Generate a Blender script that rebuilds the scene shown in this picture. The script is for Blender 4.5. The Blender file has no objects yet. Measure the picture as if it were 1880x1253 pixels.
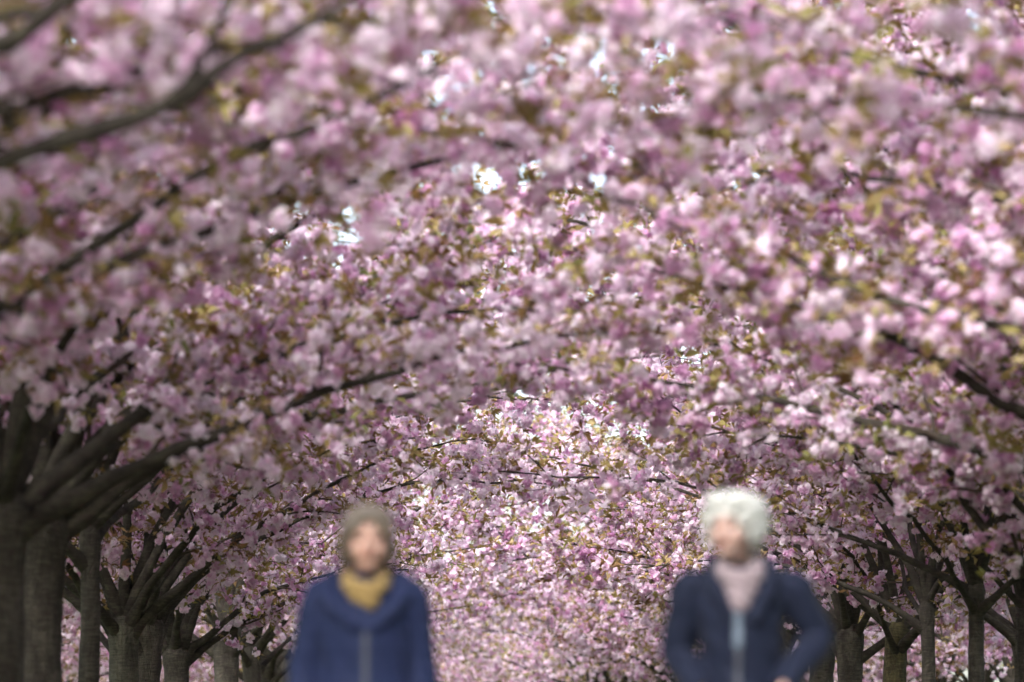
import bpy, bmesh, math, random
import numpy as np
from mathutils import Vector, Matrix
R = math.radians
scene = bpy.context.scene
C = scene.collection

# ------------------------------------------------------------------ camera, sky, sun, exposure
CAMZ = 0.70
PITCH = 6.33
cam_d = bpy.data.cameras.new('camera')
cam = bpy.data.objects.new('camera', cam_d)
C.objects.link(cam)
cam.location = (0, 0, CAMZ)
cam.rotation_euler = (R(90 + PITCH), 0, 0)
cam_d.lens = 135
cam_d.sensor_width = 36
cam_d.clip_end = 3000
cam_d.dof.use_dof = True
cam_d.dof.focus_distance = 43
cam_d.dof.aperture_fstop = 1.9
cam_d.dof.aperture_blades = 0
scene.camera = cam

SUN_EL, SUN_AZ = 40, -160      # azimuth measured from +Y towards +X: behind the camera, a little to the left
world = bpy.data.worlds.new('World')
scene.world = world
world.use_nodes = True
wn = world.node_tree
bg = wn.nodes['Background']
sky = wn.nodes.new('ShaderNodeTexSky')
sky.sky_type = 'NISHITA'
sky.sun_disc = False
sky.sun_elevation = R(SUN_EL)
sky.sun_rotation = R(SUN_AZ)
sky.air_density = 1.0
sky.dust_density = 2.5
hsv = wn.nodes.new('ShaderNodeHueSaturation')      # thin cloud: the blue washed out
hsv.inputs['Saturation'].default_value = 0.72
wn.links.new(sky.outputs[0], hsv.inputs['Color'])
wn.links.new(hsv.outputs[0], bg.inputs[0])
bg.inputs[1].default_value = 0.11
sun_d = bpy.data.lights.new('sun', 'SUN')
sun_d.energy = 2.9
sun_d.angle = R(28)
sun_d.color = (1.0, 0.975, 0.945)
sun = bpy.data.objects.new('sun', sun_d)
C.objects.link(sun)
sd = Vector((math.sin(R(SUN_AZ)) * math.cos(R(SUN_EL)), math.cos(R(SUN_AZ)) * math.cos(R(SUN_EL)), math.sin(R(SUN_EL))))
sun.rotation_euler = sd.to_track_quat('Z', 'Y').to_euler()
sun.location = sd * 60
scene.view_settings.view_transform = 'Standard'
scene.view_settings.look = 'None'
scene.view_settings.gamma = 1
scene.view_settings.exposure = 1.82
scene.cycles.use_adaptive_sampling = True
scene.cycles.adaptive_threshold = 0.08
scene.cycles.adaptive_min_samples = 16
scene.cycles.max_bounces = 12
scene.cycles.diffuse_bounces = 9
scene.cycles.transmission_bounces = 8
scene.cycles.glossy_bounces = 1

# ------------------------------------------------------------------ helpers
def tag(o, label=None, cat=None, group=None, kind=None):
    if label: o['label'] = label
    if cat: o['category'] = cat
    if group: o['group'] = group
    if kind: o['kind'] = kind
    return o

def link(name, me, parent=None, mat=None):
    o = bpy.data.objects.new(name, me)
    C.objects.link(o)
    if parent: o.parent = parent
    if mat and me is not None:
        me.materials.clear(); me.materials.append(mat)
    return o

def mesh_np(name, verts, faces, tone=None, smooth=False):
    """verts (n,3), faces (m,k) with one k."""
    me = bpy.data.meshes.new(name)
    verts = np.asarray(verts, np.float32); faces = np.asarray(faces, np.int32)
    m, k = faces.shape
    me.vertices.add(len(verts)); me.vertices.foreach_set('co', verts.ravel())
    me.loops.add(m * k); me.loops.foreach_set('vertex_index', faces.ravel())
    me.polygons.add(m)
    me.polygons.foreach_set('loop_start', np.arange(0, m * k, k, dtype=np.int32))
    me.polygons.foreach_set('loop_total', np.full(m, k, np.int32))
    if smooth: me.polygons.foreach_set('use_smooth', np.ones(m, bool))
    if tone is not None:
        a = me.attributes.new('tone', 'FLOAT', 'POINT')
        a.data.foreach_set('value', np.asarray(tone, np.float32))
    me.update(calc_edges=True)
    return me

def nodes_of(name):
    m = bpy.data.materials.new(name); m.use_nodes = True
    nt = m.node_tree; nt.nodes.clear()
    return m, nt, nt.nodes.new, nt.links.new

def ramp(nt, stops):
    r = nt.nodes.new('ShaderNodeValToRGB')
    els = r.color_ramp.elements
    while len(els) > 1: els.remove(els[0])
    els[0].position = stops[0][0]; els[0].color = (*stops[0][1], 1)
    for p, c in stops[1:]:
        e = els.new(p); e.color = (*c, 1)
    return r

def petal_like(name, stops, trans, rough=0.6, tcol=(1, 1, 1), spec=0.25, per=0.14):
    m, nt, N, L = nodes_of(name)
    a = N('ShaderNodeAttribute'); a.attribute_name = 'tone'
    oi = N('ShaderNodeObjectInfo')
    ad = N('ShaderNodeMath'); ad.operation = 'MULTIPLY_ADD'
    L(oi.outputs['Random'], ad.inputs[0]); ad.inputs[1].default_value = per
    sh = N('ShaderNodeMath'); sh.operation = 'SUBTRACT'; sh.inputs[1].default_value = per / 2
    L(a.outputs['Fac'], sh.inputs[0]); L(sh.outputs[0], ad.inputs[2])
    r = ramp(nt, stops); L(ad.outputs[0], r.inputs[0])
    p = N('ShaderNodeBsdfPrincipled'); p.inputs['Roughness'].default_value = rough
    p.inputs['Specular IOR Level'].default_value = spec
    L(r.outputs[0], p.inputs['Base Color'])
    t = N('ShaderNodeBsdfTranslucent')
    mx = N('ShaderNodeMixRGB'); mx.blend_type = 'MULTIPLY'; mx.inputs[0].default_value = 1
    mx.inputs[2].default_value = (*tcol, 1); L(r.outputs[0], mx.inputs[1]); L(mx.outputs[0], t.inputs[0])
    ms = N('ShaderNodeMixShader'); ms.inputs[0].default_value = trans
    L(p.outputs[0], ms.inputs[1]); L(t.outputs[0], ms.inputs[2])
    o = N('ShaderNodeOutputMaterial'); L(ms.outputs[0], o.inputs[0])
    return m

def bark(name, stops, scale=6, stretch=(1, 1, 0.35), bump=0.6):
    m, nt, N, L = nodes_of(name)
    tc = N('ShaderNodeTexCoord')
    mp = N('ShaderNodeMapping'); mp.inputs['Scale'].default_value = stretch
    L(tc.outputs['Object'], mp.inputs[0])
    n1 = N('ShaderNodeTexNoise'); n1.inputs['Scale'].default_value = scale; n1.inputs['Detail'].default_value = 8
    n1.inputs['Roughness'].default_value = 0.68
    L(mp.outputs[0], n1.inputs['Vector'])
    mp2 = N('ShaderNodeMapping'); mp2.inputs['Scale'].default_value = (9, 9, 60); L(tc.outputs['Object'], mp2.inputs[0])
    n2 = N('ShaderNodeTexNoise'); n2.inputs['Scale'].default_value = 1.2; n2.inputs['Detail'].default_value = 3
    L(mp2.outputs[0], n2.inputs['Vector'])
    v = N('ShaderNodeTexVoronoi'); v.feature = 'DISTANCE_TO_EDGE'; v.inputs['Scale'].default_value = scale * 4
    L(mp.outputs[0], v.inputs['Vector'])
    vm = N('ShaderNodeMapRange'); vm.inputs[1].default_value = 0; vm.inputs[2].default_value = 0.12
    L(v.outputs[0], vm.inputs[0])
    mix = N('ShaderNodeMath'); mix.operation = 'MULTIPLY_ADD'; mix.inputs[1].default_value = 0.35
    L(n2.outputs[0], mix.inputs[0])
    sc = N('ShaderNodeMath'); sc.operation = 'MULTIPLY'; sc.inputs[1].default_value = 0.7
    L(n1.outputs[0], sc.inputs[0]); L(sc.outputs[0], mix.inputs[2])
    r = ramp(nt, stops); L(mix.outputs[0], r.inputs[0])
    p = N('ShaderNodeBsdfPrincipled'); p.inputs['Roughness'].default_value = 0.9
    p.inputs['Specular IOR Level'].default_value = 0.2
    L(r.outputs[0], p.inputs['Base Color'])
    hh = N('ShaderNodeMath'); hh.operation = 'MULTIPLY_ADD'; hh.inputs[1].default_value = 0.6
    L(vm.outputs[0], hh.inputs[0]); L(mix.outputs[0], hh.inputs[2])
    b = N('ShaderNodeBump'); b.inputs['Strength'].default_value = bump; b.inputs['Distance'].default_value = 0.03
    L(hh.outputs[0], b.inputs['Height']); L(b.outputs[0], p.inputs['Normal'])
    o = N('ShaderNodeOutputMaterial'); L(p.outputs[0], o.inputs[0])
    return m

M_PETAL = petal_like('blossom_petals', [(0.0, (0.46, 0.16, 0.355)), (0.25, (0.62, 0.32, 0.53)), (0.5, (0.755, 0.51, 0.685)),
                                        (0.72, (0.875, 0.745, 0.835)), (0.92, (0.94, 0.89, 0.925))], 0.55, 0.6, (1.0, 0.91, 1.0))
M_LEAF = petal_like('young_leaves', [(0.0, (0.20, 0.11, 0.05)), (0.35, (0.31, 0.225, 0.095)), (0.7, (0.32, 0.28, 0.10)),
                                     (1.0, (0.20, 0.22, 0.075))], 0.35, 0.5, (1.0, 0.88, 0.55), 0.3, 0.45)
M_TRUNK = bark('cherry_trunk_bark', [(0.3, (0.015, 0.013, 0.011)), (0.5, (0.048, 0.042, 0.034)), (0.62, (0.09, 0.081, 0.064)),
                                     (0.75, (0.15, 0.142, 0.11))])
M_MOSS = bark('mossy_trunk_bark', [(0.3, (0.02, 0.018, 0.010)), (0.5, (0.05, 0.043, 0.024)), (0.62, (0.10, 0.087, 0.042)), (0.75, (0.16, 0.145, 0.07))])
M_LICHEN = bark('lichened_trunk_bark', [(0.3, (0.022, 0.020, 0.016)), (0.5, (0.065, 0.06, 0.047)), (0.62, (0.12, 0.115, 0.085)), (0.75, (0.18, 0.175, 0.135))])
M_BRANCH = bark('cherry_branch_bark', [(0.3, (0.014, 0.011, 0.010)), (0.52, (0.038, 0.032, 0.026)), (0.7, (0.085, 0.078, 0.055))], 9, (1, 1, 1), 0.4)
M_TWIG = bark('cherry_twig_bark', [(0.3, (0.03, 0.022, 0.018)), (0.7, (0.085, 0.065, 0.05))], 12, (1, 1, 1), 0.0)

# ------------------------------------------------------------------ ground, path
def build_ground():
    rs = np.random.RandomState(3)
    n = 120
    xs = np.concatenate([np.linspace(-900, -40, 24), np.linspace(-38, 38, 90), np.linspace(40, 900, 24)])
    ys = np.concatenate([np.linspace(-300, -22, 12), np.linspace(-20, 210, 140), np.linspace(220, 1500, 26)])
    X, Y = np.meshgrid(xs, ys)
    Z = 0.035 * np.sin(X * 0.9 + 1.3 * np.sin(Y * 0.4)) * np.clip((np.abs(X) - 2.2) / 2, 0, 1) + rs.normal(0, 0.008, X.shape)
    PX = X - 0.3 + 0.0011 * np.clip(Y - 52, 0, None) ** 2
    Z = np.where(np.abs(PX) < 2.6, np.minimum(Z, -0.03), Z)
    V = np.stack([X.ravel(), Y.ravel(), Z.ravel()], 1)
    w = len(xs)
    i, j = np.meshgrid(np.arange(w - 1), np.arange(len(ys) - 1))
    a = (j * w + i).ravel()
    F = np.stack([a, a + 1, a + 1 + w, a + w], 1)
    m, nt, N, L = nodes_of('lawn')
    tc = N('ShaderNodeTexCoord')
    n1 = N('ShaderNodeTexNoise'); n1.inputs['Scale'].default_value = 14; n1.inputs['Detail'].default_value = 8
    L(tc.outputs['Object'], n1.inputs['Vector'])
    r = ramp(nt, [(0.3, (0.045, 0.065, 0.02)), (0.55, (0.085, 0.12, 0.032)), (0.75, (0.14, 0.15, 0.06))])
    L(n1.outputs[0], r.inputs[0])
    p = N('ShaderNodeBsdfPrincipled'); p.inputs['Roughness'].default_value = 0.9
    L(r.outputs[0], p.inputs['Base Color'])
    b = N('ShaderNodeBump'); b.inputs['Distance'].default_value = 0.05; L(n1.outputs[0], b.inputs['Height']); L(b.outputs[0], p.inputs['Normal'])
    o = N('ShaderNodeOutputMaterial'); L(p.outputs[0], o.inputs[0])
    g = link('ground', mesh_np('ground', V, F, smooth=True), mat=m)
    tag(g, kind='structure')
    # gravel path down the avenue
    ys = np.linspace(-20, 205, 226); us = np.linspace(-1, 1, 13)
    U, Y = np.meshgrid(us, ys)
    half = 1.75 + 0.08 * np.sin(Y * 0.7) + 0.05 * np.sin(Y * 2.3)
    X = U * half + 0.3 - 0.0011 * np.clip(Y - 52, 0, None) ** 2
    Z = 0.03 - 0.035 * U ** 2 + rs.normal(0, 0.003, X.shape)
    V = np.stack([X.ravel(), Y.ravel(), Z.ravel()], 1)
    w = len(us); i, j = np.meshgrid(np.arange(w - 1), np.arange(len(ys) - 1)); a = (j * w + i).ravel()
    F = np.stack([a, a + 1, a + 1 + w, a + w], 1)
    m, nt, N, L = nodes_of('gravel')
    tc = N('ShaderNodeTexCoord')
    v = N('ShaderNodeTexVoronoi'); v.inputs['Scale'].default_value = 60; L(tc.outputs['Object'], v.inputs['Vector'])
    n1 = N('ShaderNodeTexNoise'); n1.inputs['Scale'].default_value = 2; n1.inputs['Detail'].default_value = 8; L(tc.outputs['Object'], n1.inputs['Vector'])
    mx = N('ShaderNodeMath'); mx.operation = 'MULTIPLY_ADD'; mx.inputs[1].default_value = 0.3
    L(v.outputs['Color'], mx.inputs[0]); L(n1.outputs[0], mx.inputs[2])
    r = ramp(nt, [(0.4, (0.16, 0.14, 0.115)), (0.8, (0.32, 0.29, 0.245))]); L(mx.outputs[0], r.inputs[0])
    p = N('ShaderNodeBsdfPrincipled'); p.inputs['Roughness'].default_value = 0.95; L(r.outputs[0], p.inputs['Base Color'])
    b = N('ShaderNodeBump'); b.inputs['Distance'].default_value = 0.01; L(v.outputs[0], b.inputs['Height']); L(b.outputs[0], p.inputs['Normal'])
    o = N('ShaderNodeOutputMaterial'); L(p.outputs[0], o.inputs[0])
    pth = link('path', mesh_np('path', V, F, smooth=True), mat=m)
    tag(pth, kind='structure')
build_ground()

# ------------------------------------------------------------------ cherry tree: templates
def unit(v):
    return v / np.maximum(np.linalg.norm(v, axis=-1, keepdims=True), 1e-9)

def make_flower(rs, n=9, rad=0.027):
    """a double blossom: n cupped petals laid like shingles round a ball"""
    d = unit(rs.normal(size=(n, 3)) + np.array([0, 0, -0.25]))
    t = unit(np.cross(d, rs.normal(size=(n, 3))))
    s = np.cross(d, t)
    tilt = rs.uniform(0.05, 0.65, (n, 1))
    ax = unit(t * np.cos(tilt) + d * np.sin(tilt))
    L = rad * rs.uniform(0.95, 1.35, (n, 1)); W = rad * rs.uniform(0.65, 0.95, (n, 1))
    c = d * rad * 0.62
    base = c - ax * L * 0.55
    tip = c + ax * L * 0.6 + d * rad * 0.08
    l = c + s * W + ax * L * 0.18 + d * rad * 0.15
    r = c - s * W + ax * L * 0.18 + d * rad * 0.15
    V = np.stack([base, l, tip, r], 1).reshape(-1, 3)
    F = np.arange(n * 4).reshape(n, 4)
    pt = rs.uniform(-0.06, 0.06, n)
    tone = np.stack([pt - 0.12, pt + 0.02, pt + 0.08, pt + 0.02], 1).ravel()
    return V, F, tone

def make_cluster(seed, nfl):
    rs = np.random.RandomState(seed)
    Vs, Fs, Ts, off = [], [], [], 0
    for k in range(nfl):
        bud = rs.rand() < 0.13
        V, F, T = make_flower(rs, 5 if bud else 9, 0.013 if bud else rs.uniform(0.023, 0.031))
        a = k * 2.4 + rs.uniform(-.5, .5)
        rr = rs.uniform(0.016, 0.040)
        c = np.array([math.cos(a) * rr, math.sin(a) * rr, rs.uniform(-0.045, 0.015)])
        Vs.append(V + c); Fs.append(F + off); Ts.append(T + (-0.3 if bud else rs.normal(0, 0.09))); off += len(V)
    return np.concatenate(Vs), np.concatenate(Fs), np.concatenate(Ts)

CLUSTERS = [make_cluster(100 + i, n) for i, n in enumerate([4, 4, 5, 6, 3, 5])]

def make_tuft(seed, n):
    """a spray of young pointed leaves"""
    rs = np.random.RandomState(seed)
    Vs, Fs, Ts = [], [], []
    for k in range(n):
        a = k * 2.4 + rs.uniform(-.4, .4); el = rs.uniform(-0.5, 0.9)
        d = np.array([math.cos(a) * math.cos(el), math.sin(a) * math.cos(el), math.sin(el)])
        s = unit(np.cross(d, [0, 0, 1.0]) + rs.normal(0, 0.35, 3))
        up = np.cross(s, d)
        L = rs.uniform(0.05, 0.10); W = L * rs.uniform(0.17, 0.25)
        b = d * 0.012
        m = b + d * L * 0.5 + up * L * 0.06
        tip = b + d * L - up * L * rs.uniform(0.05, 0.3)
        V = np.array([b, m + s * W + up * W * .35, tip, m - s * W + up * W * .35])
        Fs.append(np.arange(4) + 4 * k); Vs.append(V)
        q = rs.uniform(-0.12, 0.12); Ts.append(np.array([q - .05, q, q + .04, q]))
    return np.concatenate(Vs), np.array(Fs), np.concatenate(Ts)

TUFTS = [make_tuft(300 + i, n) for i, n in enumerate([4, 5, 6, 5])]

def scatter(templates, pos, rs, smin, smax, tone_mean, tilt=0.5):
    """many copies of the templates in one vertex array"""
    n = len(pos)
    which = rs.randint(0, len(templates), n)
    ang = rs.uniform(0, 2 * math.pi, n); tx = rs.normal(0, tilt, n); ty = rs.normal(0, tilt, n); sc = rs.uniform(smin, smax, n)
    ca, sa = np.cos(ang), np.sin(ang); cx, sx = np.cos(tx), np.sin(tx); cy, sy = np.cos(ty), np.sin(ty)
    Rz = np.zeros((n, 3, 3)); Rz[:, 0, 0] = ca; Rz[:, 0, 1] = -sa; Rz[:, 1, 0] = sa; Rz[:, 1, 1] = ca; Rz[:, 2, 2] = 1
    Rx = np.zeros((n, 3, 3)); Rx[:, 0, 0] = 1; Rx[:, 1, 1] = cx; Rx[:, 1, 2] = -sx; Rx[:, 2, 1] = sx; Rx[:, 2, 2] = cx
    Ry = np.zeros((n, 3, 3)); Ry[:, 0, 0] = cy; Ry[:, 0, 2] = sy; Ry[:, 1, 1] = 1; Ry[:, 2, 0] = -sy; Ry[:, 2, 2] = cy
    Rm = (Rx @ Ry @ Rz) * sc[:, None, None]
    VV, FF, TT, off = [], [], [], 0
    for w, (V, F, T) in enumerate(templates):
        idx = np.nonzero(which == w)[0]
        if not len(idx): continue
        P = np.einsum('nij,vj->nvi', Rm[idx], V) + pos[idx][:, None, :]
        nv = len(V)
        VV.append(P.reshape(-1, 3))
        FF.append((F[None] + (np.arange(len(idx)) * nv)[:, None, None] + off).reshape(-1, F.shape[1]))
        TT.append((T[None] + tone_mean[idx][:, None]).ravel())
        off += nv * len(idx)
    return np.concatenate(VV), np.concatenate(FF), np.concatenate(TT)

def tube(P, rad, sides, cap=True, bump=0.0, rs=None):
    P = np.asarray(P, float); n = len(P)
    rad = np.asarray(rad, float)
    T = np.gradient(P, axis=0); T = unit(T)
    ref = np.array([0.0, 0, 1]) if abs(T[0][2]) < 0.8 else np.array([1.0, 0, 0])
    A = unit(np.cross(T, ref)); B = np.cross(T, A)
    a = np.arange(sides) * 2 * math.pi / sides
    rr = np.repeat(rad[:, None], sides, 1)
    if bump: rr = rr * (1 + rs.normal(0, bump, rr.shape))
    V = P[:, None] + (np.cos(a)[None, :, None] * A[:, None] + np.sin(a)[None, :, None] * B[:, None]) * rr[..., None]
    V = V.reshape(-1, 3)
    i, j = np.meshgrid(np.arange(sides), np.arange(n - 1)); i = i.ravel(); j = j.ravel()
    F = np.stack([j * sides + i, j * sides + (i + 1) % sides, (j + 1) * sides + (i + 1) % sides, (j + 1) * sides + i], 1)
    return V, F

def bez(pts, n):
    """smooth resample of a polyline (Catmull-Rom)"""
    pts = np.asarray(pts, float)
    p = np.concatenate([[2 * pts[0] - pts[1]], pts, [2 * pts[-1] - pts[-2]]])
    u = np.linspace(0, len(pts) - 1 - 1e-6, n); k = u.astype(int); f = (u - k)[:, None]
    a, b, c, d = p[k], p[k + 1], p[k + 2], p[k + 3]
    return 0.5 * (2 * b + (c - a) * f + (2 * a - 5 * b + 4 * c - d) * f ** 2 + (3 * b - a - 3 * c + d) * f ** 3)

def along(P, t):
    u = np.clip(t, 0, 1) * (len(P) - 1); k = np.minimum(u.astype(int), len(P) - 2); f = (u - k)[:, None]
    return P[k] * (1 - f) + P[k + 1] * f

def grow(start, d, L, n, rs, wob=0.1, up=0.0):
    pts = [np.array(start, float)]
    d = unit(np.array(d, float))
    for k in range(n - 1):
        d = unit(d + rs.normal(0, wob, 3) + np.array([0, 0, up]))
        pts.append(pts[-1] + d * L / (n - 1))
    return np.array(pts)

class TreeKind:
    pass

def tree_kind(seed, trunk_r=0.16, fork=2.35, lean=(0, 0), limbs=None, n_out=7, n_in=3, reach=1.0, sides=14, density=1.0, hold=70):
    """the meshes of one cherry tree, base at the origin; limbs: explicit polylines [(points, r0)] added to the random ones"""
    rs = np.random.RandomState(seed)
    K = TreeKind()
    head = np.array([lean[0], lean[1], fork])
    # trunk with a flare at the foot and a swollen head where it was grafted
    n = 26
    z = np.linspace(-0.15, 1.0, n)
    P = np.stack([lean[0] * np.clip(z, 0, 1) ** 1.5 + 0.012 * np.sin(z * 7 + seed), lean[1] * np.clip(z, 0, 1) ** 1.5 + 0.012 * np.cos(z * 6 + seed), z * fork], 1)
    rr = trunk_r * (1 - 0.10 * np.clip(z, 0, 1)) * (1 + 0.55 * np.exp(-np.clip(z + 0.03, 0, 2) * 9)) * (1 + 0.22 * np.exp(-((z - 0.95) / 0.06) ** 2))
    rr[-1] *= 0.75
    rr *= 1 + rs.normal(0, 0.02, n) + 0.035 * np.sin(z * 11 + seed)
    V, F = tube(P, rr, sides, bump=0.03, rs=rs)
    V = np.concatenate([V, [P[-1] + [0, 0, trunk_r * 0.5]]])
    top = (n - 1) * sides
    K.trunk = mesh_np('trunk', V, F, smooth=True)
    bm = bmesh.new(); bm.from_mesh(K.trunk); bm.verts.ensure_lookup_table()
    for i in range(sides): bm.faces.new((bm.verts[top + i], bm.verts[top + (i + 1) % sides], bm.verts[len(V) - 1])).smooth = True
    bm.to_mesh(K.trunk); bm.free()
    K.trunk.materials.append(M_TRUNK)
    # main limbs
    ML = []
    for pts, r0 in (limbs or []):
        P = bez(pts, 16)
        ML.append((P, 0.74 * r0 * np.linspace(1, 0, 16) ** 1.1 + 0.006))
    az0 = rs.uniform(0, 6.28)
    for k in range(n_out):
        az = az0 + k * 2 * math.pi / max(n_out, 1) + rs.uniform(-.3, .3)
        el = R(rs.uniform(30, 52)); el1 = R(rs.uniform(-8, 16))
        L = rs.uniform(3.8, 5.3) * reach
        pts = [head + np.array([math.cos(az), math.sin(az), 0]) * trunk_r * 0.35 - [0, 0, rs.uniform(0.0, 0.45)]]
        m = 12
        for q in range(m):
            e = el + (el1 - el) * (q / (m - 1)) ** 0.8
            a = az + rs.normal(0, .09); az += rs.normal(0, 0.05)
            pts.append(pts[-1] + np.array([math.cos(a) * math.cos(e), math.sin(a) * math.cos(e), math.sin(e)]) * L / m)
        r0 = max(trunk_r, .1) * rs.uniform(0.20, 0.33)
        ML.append((bez(pts, 18), r0 * np.linspace(1, 0.0, 18) ** 1.25 + 0.007))
    for k in range(n_in):
        az = rs.uniform(0, 6.28); el = R(rs.uniform(58, 78)); el1 = R(rs.uniform(0, 34)); L = rs.uniform(4.9, 6.4) * reach
        pts = [head.copy() - [0, 0, 0.05]]; m = 9; az = az0 + 0.4 + k * 2 * math.pi / n_in + rs.uniform(-.3, .3)
        for q in range(m):
            e = el + (el1 - el) * q / (m - 1); a = az + rs.normal(0, .15)
            pts.append(pts[-1] + np.array([math.cos(a) * math.cos(e), math.sin(a) * math.cos(e), math.sin(e)]) * L / m)
        ML.append((bez(pts, 14), max(trunk_r, .1) * 0.29 * np.linspace(1, 0, 14) ** 1.25 + 0.007))
    K.branches = []; BV, BF, boff = [], [], 0
    SV, SF, off = [], [], 0
    cpos, lpos = [], []
    for P, rad in ML:
        P[2:] += np.cumsum(rs.normal(0, 0.022, P[2:].shape), 0)      # crooked growth
        rad = rad * (1 + 0.10 * np.sin(np.arange(len(P)) * 2.1 + rs.rand() * 6))
        rad = rad * (1 + 0.7 * np.exp(-np.arange(len(P)) / 0.8))
        V, F = tube(P, rad, 9, bump=0.04, rs=rs)
        me = mesh_np('branch', V, F, smooth=True); me.materials.append(M_BRANCH); K.branches.append(me)
        BV.append(V); BF.append(F + boff); boff += len(V)
        Ln = np.linalg.norm(np.diff(P, axis=0), axis=1).sum()
        ns = max(4, int(Ln * 2.35))
        nsp = int(Ln * 8.5)                                   # short flowering spurs all along the limb
        sp = along(P, rs.uniform(0.24, 1, nsp)); sp = sp + unit(rs.normal(size=sp.shape) + [0, 0, -.25]) * rs.uniform(0.05, 0.2, (nsp, 1))
        cpos.append(sp); lpos.append(sp[::5] + rs.normal(0, .04, sp[::5].shape))
        for s in range(ns):
            t = 0.17 + 0.83 * (s + rs.uniform(0, 1)) / ns
            t = min(t, 0.995)
            b = along(P, np.array([t]))[0]; tg = unit(along(P, np.array([min(t + .03, 1)]))[0] - along(P, np.array([t - .06]))[0])
            side = unit(np.cross(tg, [0, 0, 1.0])) * (1 if s % 2 else -1)
            d = unit(tg * rs.uniform(0.5, 1.1) + side * rs.uniform(0.5, 1.0) + np.array([0, 0, rs.uniform(-0.25, 0.75)]))
            L2 = rs.uniform(0.6, 1.35) * (1.15 - 0.45 * t)
            Q = grow(b, d, L2, 6, rs, 0.13, -0.02)
            r2 = max(0.0095, rad[min(int(t * (len(P) - 1)), len(P) - 1)] * 0.45)
            V, F = tube(Q, np.linspace(min(r2, 0.02), 0.004, 6), 5)
            SV.append(V); SF.append(F + off); off += len(V)
            nc = int(L2 * 4 * density) + 1
            cpos.append(along(Q, rs.uniform(0.15, 1, nc)))
            for q in range(int(3 + L2 * 3.6)):
                tt = rs.uniform(0.12, 1.0)
                bb = along(Q, np.array([tt]))[0]
                d2 = unit(unit(Q[-1] - Q[0]) * 0.7 + rs.normal(0, 0.75, 3) + [0, 0, 0.12])
                L3 = rs.uniform(0.18, 0.55)
                W = grow(bb, d2, L3, 4, rs, 0.14, -0.03)
                V, F = tube(W, [0.0045, 0.004, 0.0032, 0.002], 3)
                SV.append(V); SF.append(F + off); off += len(V)
                nc = max(1, int(L3 * 8.5 * density + rs.rand()))
                cpos.append(along(W, rs.uniform(0.12, 1.0, nc)))
                lpos.append(W[-1:]); lpos.append(along(W, rs.uniform(0.1, 1.0, 1)))
                lpos.append(along(W, rs.uniform(0.1, 1.0, 1)))
    # far copies: limbs too thin to tell apart there, one mesh of boughs and twigs
    K.boughs = mesh_np('boughs', np.concatenate(BV + SV), np.concatenate(BF + [f + boff for f in SF]), smooth=True); K.boughs.materials.append(M_BRANCH)
    K.twigs = mesh_np('twigs', np.concatenate(SV), np.concatenate(SF), smooth=True); K.twigs.materials.append(M_TWIG)
    cpos = np.concatenate(cpos); cpos = cpos + rs.normal(0, 0.022, cpos.shape) - [0, 0, 0.02]
    lpos = np.concatenate(lpos); lpos = lpos + rs.normal(0, 0.012, lpos.shape)
    # low drooping strays are pruned away over the path
    cpos = cpos[rs.permutation(len(cpos))]; lpos = lpos[rs.permutation(len(lpos))]
    K.hold_c = cpos[:hold]; K.hold_l = lpos[:hold // 3]
    ctone = np.clip(0.77 + 0.12 * np.sin(cpos[:, 0] * 1.7 + seed) * np.cos(cpos[:, 1] * 1.5) + rs.normal(0, 0.17, len(cpos)), 0.05, 1.0)
    V, F, T = scatter(CLUSTERS, cpos[hold:], rs, 0.85, 1.3, ctone[hold:])
    K.blossoms = mesh_np('blossoms', V, F, T); K.blossoms.materials.append(M_PETAL)
    lt = np.clip(0.42 + rs.normal(0, 0.22, len(lpos)), 0, 1)
    V, F, T = scatter(TUFTS, lpos[hold // 3:], rs, 0.9, 1.5, lt[hold // 3:])
    K.leaves = mesh_np('leaves', V, F, T); K.leaves.materials.append(M_LEAF)
    K.seed = seed
    K.ntris = (len(K.blossoms.polygons) + len(K.leaves.polygons) + len(K.twigs.polygons)) * 2
    return K

CL_ME = []
for V, F, T in CLUSTERS:
    me = mesh_np('blossom_cluster', V, F, T + 0.72); me.materials.append(M_PETAL); CL_ME.append(me)
TU_ME = []
for V, F, T in TUFTS:
    me = mesh_np('leaf_spray', V, F, T + 0.42); me.materials.append(M_LEAF); TU_ME.append(me)

def in_frame(w):
    if w.y < 4: return False
    px = 940 + w.x / w.y * 7050; py = 1409 - (w.z - CAMZ) / w.y * 7050
    return -10 < px < 1890 and -10 < py < 1263

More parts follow.
